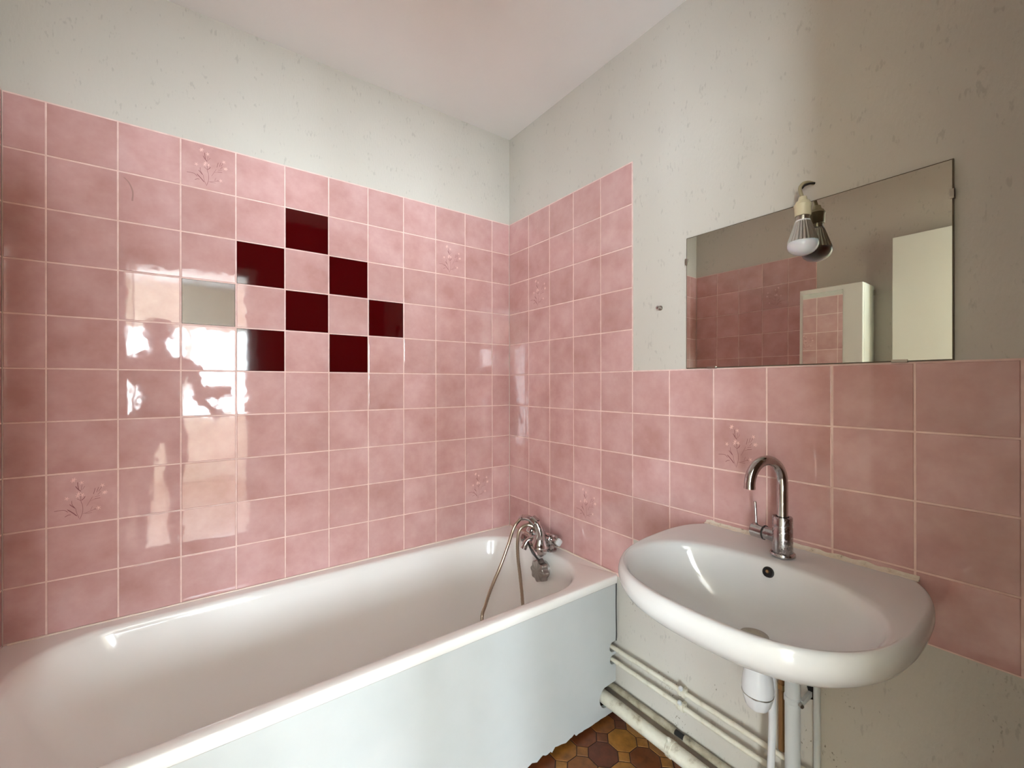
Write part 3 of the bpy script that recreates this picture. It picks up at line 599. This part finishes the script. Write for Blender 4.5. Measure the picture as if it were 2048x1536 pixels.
# ------------------------------------------------------------------ mirror with clips
mi = thing('wall_mirror', 'frameless rectangular mirror clipped to the wall above the basin', 'mirror', (-0.002, -1.2835, ZM + 0.2115))
MY0, MY1, MZ0, MZ1 = -1.586, -0.981, ZM + 0.0025, ZM + 0.4215
tilt = math.radians(0.37)
xf = lambda z: -0.0045 + (z - MZ0) * math.tan(tilt)
b = MB(); e_ = 0.0022
b.rings([[(0.0045, MY0, MZ0), (0.0045, MY1, MZ0), (0.0045, MY1, MZ1), (0.0045, MY0, MZ1)], [(xf(MZ0) + 0.001, MY0, MZ0), (xf(MZ0) + 0.001, MY1, MZ0), (xf(MZ1) + 0.001, MY1, MZ1), (xf(MZ1) + 0.001, MY0, MZ1)]])
part(mi, 'backing', b, 'mirror_edge', smooth=False)
b = MB(); b.add([(xf(MZ0), MY0 + e_, MZ0 + e_), (xf(MZ0), MY1 - e_, MZ0 + e_), (xf(MZ1), MY1 - e_, MZ1 - e_), (xf(MZ1), MY0 + e_, MZ1 - e_), (xf(MZ0) + 0.001, MY0 + e_, MZ0 + e_), (xf(MZ0) + 0.001, MY1 - e_, MZ0 + e_), (xf(MZ1) + 0.001, MY1 - e_, MZ1 - e_), (xf(MZ1) + 0.001, MY0 + e_, MZ1 - e_)],
      [(0, 1, 2, 3), (4, 5, 6, 7), (0, 1, 5, 4), (1, 2, 6, 5), (2, 3, 7, 6), (3, 0, 4, 7)]); part(mi, 'glass', b, 'mirror', smooth=False)
for (y, z, vert) in ((MY1, ZM + 0.346, True), (MY0, ZM + 0.348, True), (-1.066, MZ0, False), (-1.501, MZ0, False)):
    b = MB()
    if vert:
        sy = 1 if y == MY1 else -1
        b.box(xf(z) - 0.004, 0.004, min(y, y + sy * 0.003), max(y, y + sy * 0.003), z - 0.010, z + 0.010); b.box(xf(z) - 0.004, xf(z) - 0.0008, min(y + sy * 0.003, y - sy * 0.006), max(y + sy * 0.003, y - sy * 0.006), z - 0.010, z + 0.010)
    else:
        b.box(xf(z) - 0.004, 0.004, y - 0.014, y + 0.014, z - 0.0018, z); b.box(xf(z) - 0.004, xf(z) - 0.0008, y - 0.014, y + 0.014, z - 0.0018, z + 0.005)
    bevel(part(mi, 'clip', b, 'steel', smooth=False), 0.001)
# screw with dowel left of the mirror
ws = thing('wall_screw', 'small steel screw head sticking out of the wall left of the mirror', 'screw', (0.005, -0.880, ZM + 0.213))
b = MB(); b.lathe([(-0.002, 0.0085), (0.001, 0.0085), (0.0015, 0.006)], (0.004, -0.880, ZM + 0.213), (-1, 0, 0), 16); part(ws, 'washer', b, 'steel')
b = MB(); b.lathe([(0, 0.0035), (0.012, 0.0035), (0.013, 0.0065), (0.017, 0.006), (0.019, 0.003)], (0.004, -0.880, ZM + 0.213), (-1, 0, 0), 14); part(ws, 'head', b, 'chrome')

# ------------------------------------------------------------------ bare bulb on its wire
BX, BYb = -0.047, -1.327
bu = thing('light_bulb', 'bare opal light bulb on a frayed wire before the mirror', 'bulb', (BX, BYb, 1.56))
zb = 1.560
b = MB(); b.lathe([(0.0, 0.004), (0.0015, 0.012), (0.006, 0.0225), (0.013, 0.0300), (0.021, 0.0335), (0.028, 0.0340), (0.033, 0.0325)], (BX, BYb, zb), (0, 0, 1), 36); part(bu, 'globe', b, 'bulb', angle=70)
b = MB(); b.lathe([(0.033, 0.0325), (0.036, 0.0320), (0.060, 0.0240), (0.082, 0.0172), (0.084, 0.0165)], (BX, BYb, zb), (0, 0, 1), 96, lambda t: 1 + 0.035 * math.cos(24 * 2 * PI * t)); part(bu, 'heat_sink', b, 'aluminium', angle=70)
b = MB(); b.lathe([(0.083, 0.0165), (0.087, 0.0165), (0.088, 0.013)], (BX, BYb, zb), (0, 0, 1), 24); part(bu, 'collar', b, 'pvc_bright')
b = MB(); b.lathe([(0.087, 0.0135), (0.090, 0.0145), (0.093, 0.0135), (0.096, 0.0145), (0.100, 0.0135)], (BX, BYb, zb), (0, 0, 1), 24); part(bu, 'screw_cap', b, 'steel')
b = MB(); b.lathe([(0.098, 0.0165), (0.100, 0.0175), (0.122, 0.0182), (0.124, 0.0195), (0.127, 0.0195), (0.129, 0.0165), (0.134, 0.0150), (0.136, 0.0105), (0.146, 0.0085), (0.147, 0.005)], (BX, BYb, zb), (0, 0, 1), 28); part(bu, 'socket', b, 'socket')
WPs = [(BX, BYb, zb + 0.143), (BX - 0.002, BYb + 0.004, zb + 0.158), (BX + 0.001, BYb + 0.006, zb + 0.172), (BX + 0.012, BYb + 0.003, zb + 0.184), (BX + 0.030, BYb - 0.002, zb + 0.190), (0.006, BYb - 0.006, zb + 0.192)]
b = MB(); b.tube(bez(WPs, 6), 0.0042, 10); wi = part(bu, 'wire', b, 'wire')
b = MB(); b.tube(bez([(BX + 0.004, BYb + 0.003, zb + 0.170), (BX + 0.012, BYb, zb + 0.178), (BX + 0.03, BYb - 0.006, zb + 0.186), (BX + 0.040, BYb - 0.012, zb + 0.187)], 5), 0.0026, 8); part(wi, 'strand', b, 'black')

# ------------------------------------------------------------------ tall cabinet and door, seen in the mirror
cb = thing('tall_cabinet', 'tall narrow white cabinet with a mirrored door against the end wall', 'cabinet', (XL, -0.888, 0))
CX0, CX1, CY0, CY1, CZ = XL + 0.001, XL + 0.163, -1.035, -0.740, 1.792
b = MB(); b.box(CX0, CX1, CY0, CY1, 0.05, CZ); b.box(CX0 + 0.01, CX1 - 0.02, CY0 + 0.01, CY1 - 0.01, 0.0, 0.05); bevel(part(cb, 'carcass', b, 'white_paint', smooth=False), 0.002)
b = MB(); b.box(CX1 + 0.0015, CX1 + 0.020, CY0 + 0.001, CY1 - 0.001, 0.06, CZ); dr = part(cb, 'door', b, 'white_paint', smooth=False); bevel(dr, 0.004, 3)
b = MB(); b.box(CX1 + 0.0195, CX1 + 0.0215, CY1 - 0.207, CY1 - 0.018, 0.62, CZ - 0.026); part(dr, 'mirror_inset', b, 'mirror', smooth=False)
b = MB(); b.lathe([(0, 0.006), (0.012, 0.006), (0.014, 0.012), (0.020, 0.011)], (CX1 + 0.020, CY0 + 0.03, 1.0), (1, 0, 0), 16); part(dr, 'knob', b, 'chrome')
b = MB(); b.box(CX0, CX0 + 0.012, CY0 - 0.006, CY0, CZ - 0.05, CZ - 0.02); part(cb, 'wall_bracket', b, 'steel', smooth=False)
cb.rotation_euler = (0, math.radians(-0.35), 0); cb.location.x += 0.001

dl = thing('door_1', 'white flush door standing open against the end wall', 'door', (DX0 + 0.02, YF, 0)); dl['kind'] = 'structure'
b = MB(); b.box(-1.655, -1.617, YF + 0.012, -1.132, 0.008, 2.010); lf = part(dl, 'leaf', b, 'white_paint', smooth=False); bevel(lf, 0.002)
for s in (1,):
    b = MB(); b.lathe([(0, 0.025), (0.006, 0.025), (0.008, 0.010), (0.045, 0.009)], (-1.617, -1.19, 1.02), (1, 0, 0), 18); b.tube([(-1.575, -1.19, 1.02), (-1.572, -1.20, 1.02), (-1.572, -1.29, 1.02)], 0.008, 12); part(lf, 'handle', b, 'aluminium')
for z in (0.25, 1.75):
    b = MB(); b.tube([(-1.660, YF + 0.008, z - 0.04), (-1.660, YF + 0.008, z + 0.04)], 0.006, 10); part(dl, 'hinge', b, 'steel')
fr = MB()
fr.box(DX0 - 0.035, DX0 + 0.004, YF - TH - 0.006, YF + 0.006, 0, DH + 0.03); fr.box(DX1 - 0.012, DX1 + 0.05, YF - TH - 0.01, YF + 0.01, 0, DH + 0.05); fr.box(DX0 + 0.004, DX1 - 0.012, YF - TH - 0.01, YF + 0.01, DH - 0.012, DH + 0.05)
struct('trim_1', fr, 'white_paint', 'white painted frame of the doorway opposite the bathtub')

# ------------------------------------------------------------------ the photographer in the doorway, seen only as a reflection in the glaze
PXc, PYc = -1.515, -2.30
pe = thing('person', 'person in dark clothes standing in the doorway holding a phone on a pole', 'person', (PXc, PYc, 0))
V, Ed, Rr = [], [], []
def jv(p, r, frm=None):
    V.append(Vector(p) ); Rr.append(r)
    if frm is not None: Ed.append((frm, len(V) - 1))
    return len(V) - 1
pel = jv((0, 0, 0.94), 0.145); wst = jv((0, 0.0, 1.08), 0.130, pel); che = jv((0, -0.005, 1.25), 0.150, wst); shc = jv((0, -0.01, 1.40), 0.120, che)
nek = jv((0, 0.0, 1.48), 0.052, shc); hd0 = jv((0, 0.012, 1.545), 0.066, nek); hd1 = jv((0, 0.015, 1.62), 0.082, hd0); hd2 = jv((0, 0.008, 1.675), 0.070, hd1)
for s_ in (-1, 1):
    hp_ = jv((s_ * 0.09, 0, 0.88), 0.095, pel); kn_ = jv((s_ * 0.10, 0.015, 0.48), 0.058, hp_); an_ = jv((s_ * 0.10, -0.01, 0.09), 0.040, kn_); jv((s_ * 0.105, 0.13, 0.035), 0.036, an_)
def hand(wr, fwd, side, up, curl):
    """palm, four unequal curling fingers and a thumb from the side of the palm"""
    w0 = V[wr]; pa = jv(w0 + fwd * 0.055, 0.026, wr)
    for k in range(4):
        L = (0.070, 0.080, 0.075, 0.058)[k]; base = w0 + fwd * 0.085 + side * (0.024 - 0.016 * k); a = jv(base, 0.0095, pa)
        b_ = jv(base + fwd * L * 0.5 * (1 - 0.3 * curl) - up * L * 0.35 * curl, 0.0085, a); c_ = jv(V[b_] + fwd * L * 0.35 * (1 - 1.3 * curl) - up * L * 0.5 * curl, 0.0078, b_)
    t0 = jv(w0 + fwd * 0.035 + side * 0.034, 0.011, pa); t1 = jv(V[t0] + fwd * 0.03 + side * 0.012 - up * 0.018 * curl, 0.0095, t0); jv(V[t1] + fwd * 0.024 - up * 0.02 * curl, 0.008, t1)
shl = jv((-0.175, -0.01, 1.385), 0.060, shc); el = jv((-0.225, -0.03, 1.11), 0.044, shl); wl = jv((-0.215, 0.045, 0.88), 0.029, el)
hand(wl, Vector((0.02, 0.15, -1)).normalized(), Vector((0.25, 0.95, 0)).normalized(), Vector((-1, 0.2, 0)).normalized(), 0.45)
shr = jv((0.175, -0.01, 1.385), 0.060, shc); er = jv((0.250, 0.05, 1.13), 0.044, shr); wrr = jv((0.305, 0.265, 1.05), 0.029, er)
hand(wrr, Vector((0.22, 0.95, -0.05)).normalized(), Vector((0, 0.05, 1)).normalized(), Vector((0.97, -0.2, 0)).normalized() * -1, 0.95)
me = bpy.data.meshes.new('body'); me.from_pydata([tuple(v) for v in V], Ed, []); bo = link('body', me, pe)
me.materials.append(M['jacket'])
sk_ = bo.modifiers.new('skin', 'SKIN'); sk_.use_smooth_shade = True
for v, r in zip(me.skin_vertices[0].data if me.skin_vertices else [], Rr): v.radius = (r, r)
if not me.skin_vertices:
    bm = bmesh.new(); bm.from_mesh(me); lay = bm.verts.layers.skin.verify()
    for v, r in zip(bm.verts, Rr): v[lay].radius = (r, r)
    bm.verts.ensure_lookup_table(); bm.verts[0][lay].use_root = True; bm.to_mesh(me); bm.free()
sd_ = bo.modifiers.new('subdivision', 'SUBSURF'); sd_.levels = 2; sd_.render_levels = 2
b = MB(); rs = []
for k in range(9):
    t = k / 8; a = t * PI / 2; rs.append([(PXc + 0.094 * math.cos(a) * math.cos(2 * PI * j / 24), PYc + 0.004 + 0.108 * math.cos(a) * math.sin(2 * PI * j / 24), 1.625 + 0.110 * math.sin(a) - (0.05 if math.sin(2 * PI * j / 24) < 0 else 0) * math.cos(a)) for j in range(24)])
b.rings(rs[:-1]); part(pe, 'hair', b, 'hair', angle=80)
ph = thing('phone_pole', 'phone clamped on a thin black pole held by the person', 'phone', (-1.165, -1.845, 0.9))
b = MB(); b.box(-1.245, -1.085, -1.850, -1.841, 1.155, 1.232); bevel(part(ph, 'phone', b, 'black', smooth=False), 0.003)
b = MB(); b.tube([(-1.165, -1.856, 1.16), (-1.172, -1.90, 1.08), (-1.185, -1.97, 1.01), (-1.19, -1.99, 0.94)], 0.006, 12); part(ph, 'pole', b, 'black')
b = MB(); b.box(-1.185, -1.145, -1.860, -1.851, 1.145, 1.20); part(ph, 'clamp', b, 'black', smooth=False)
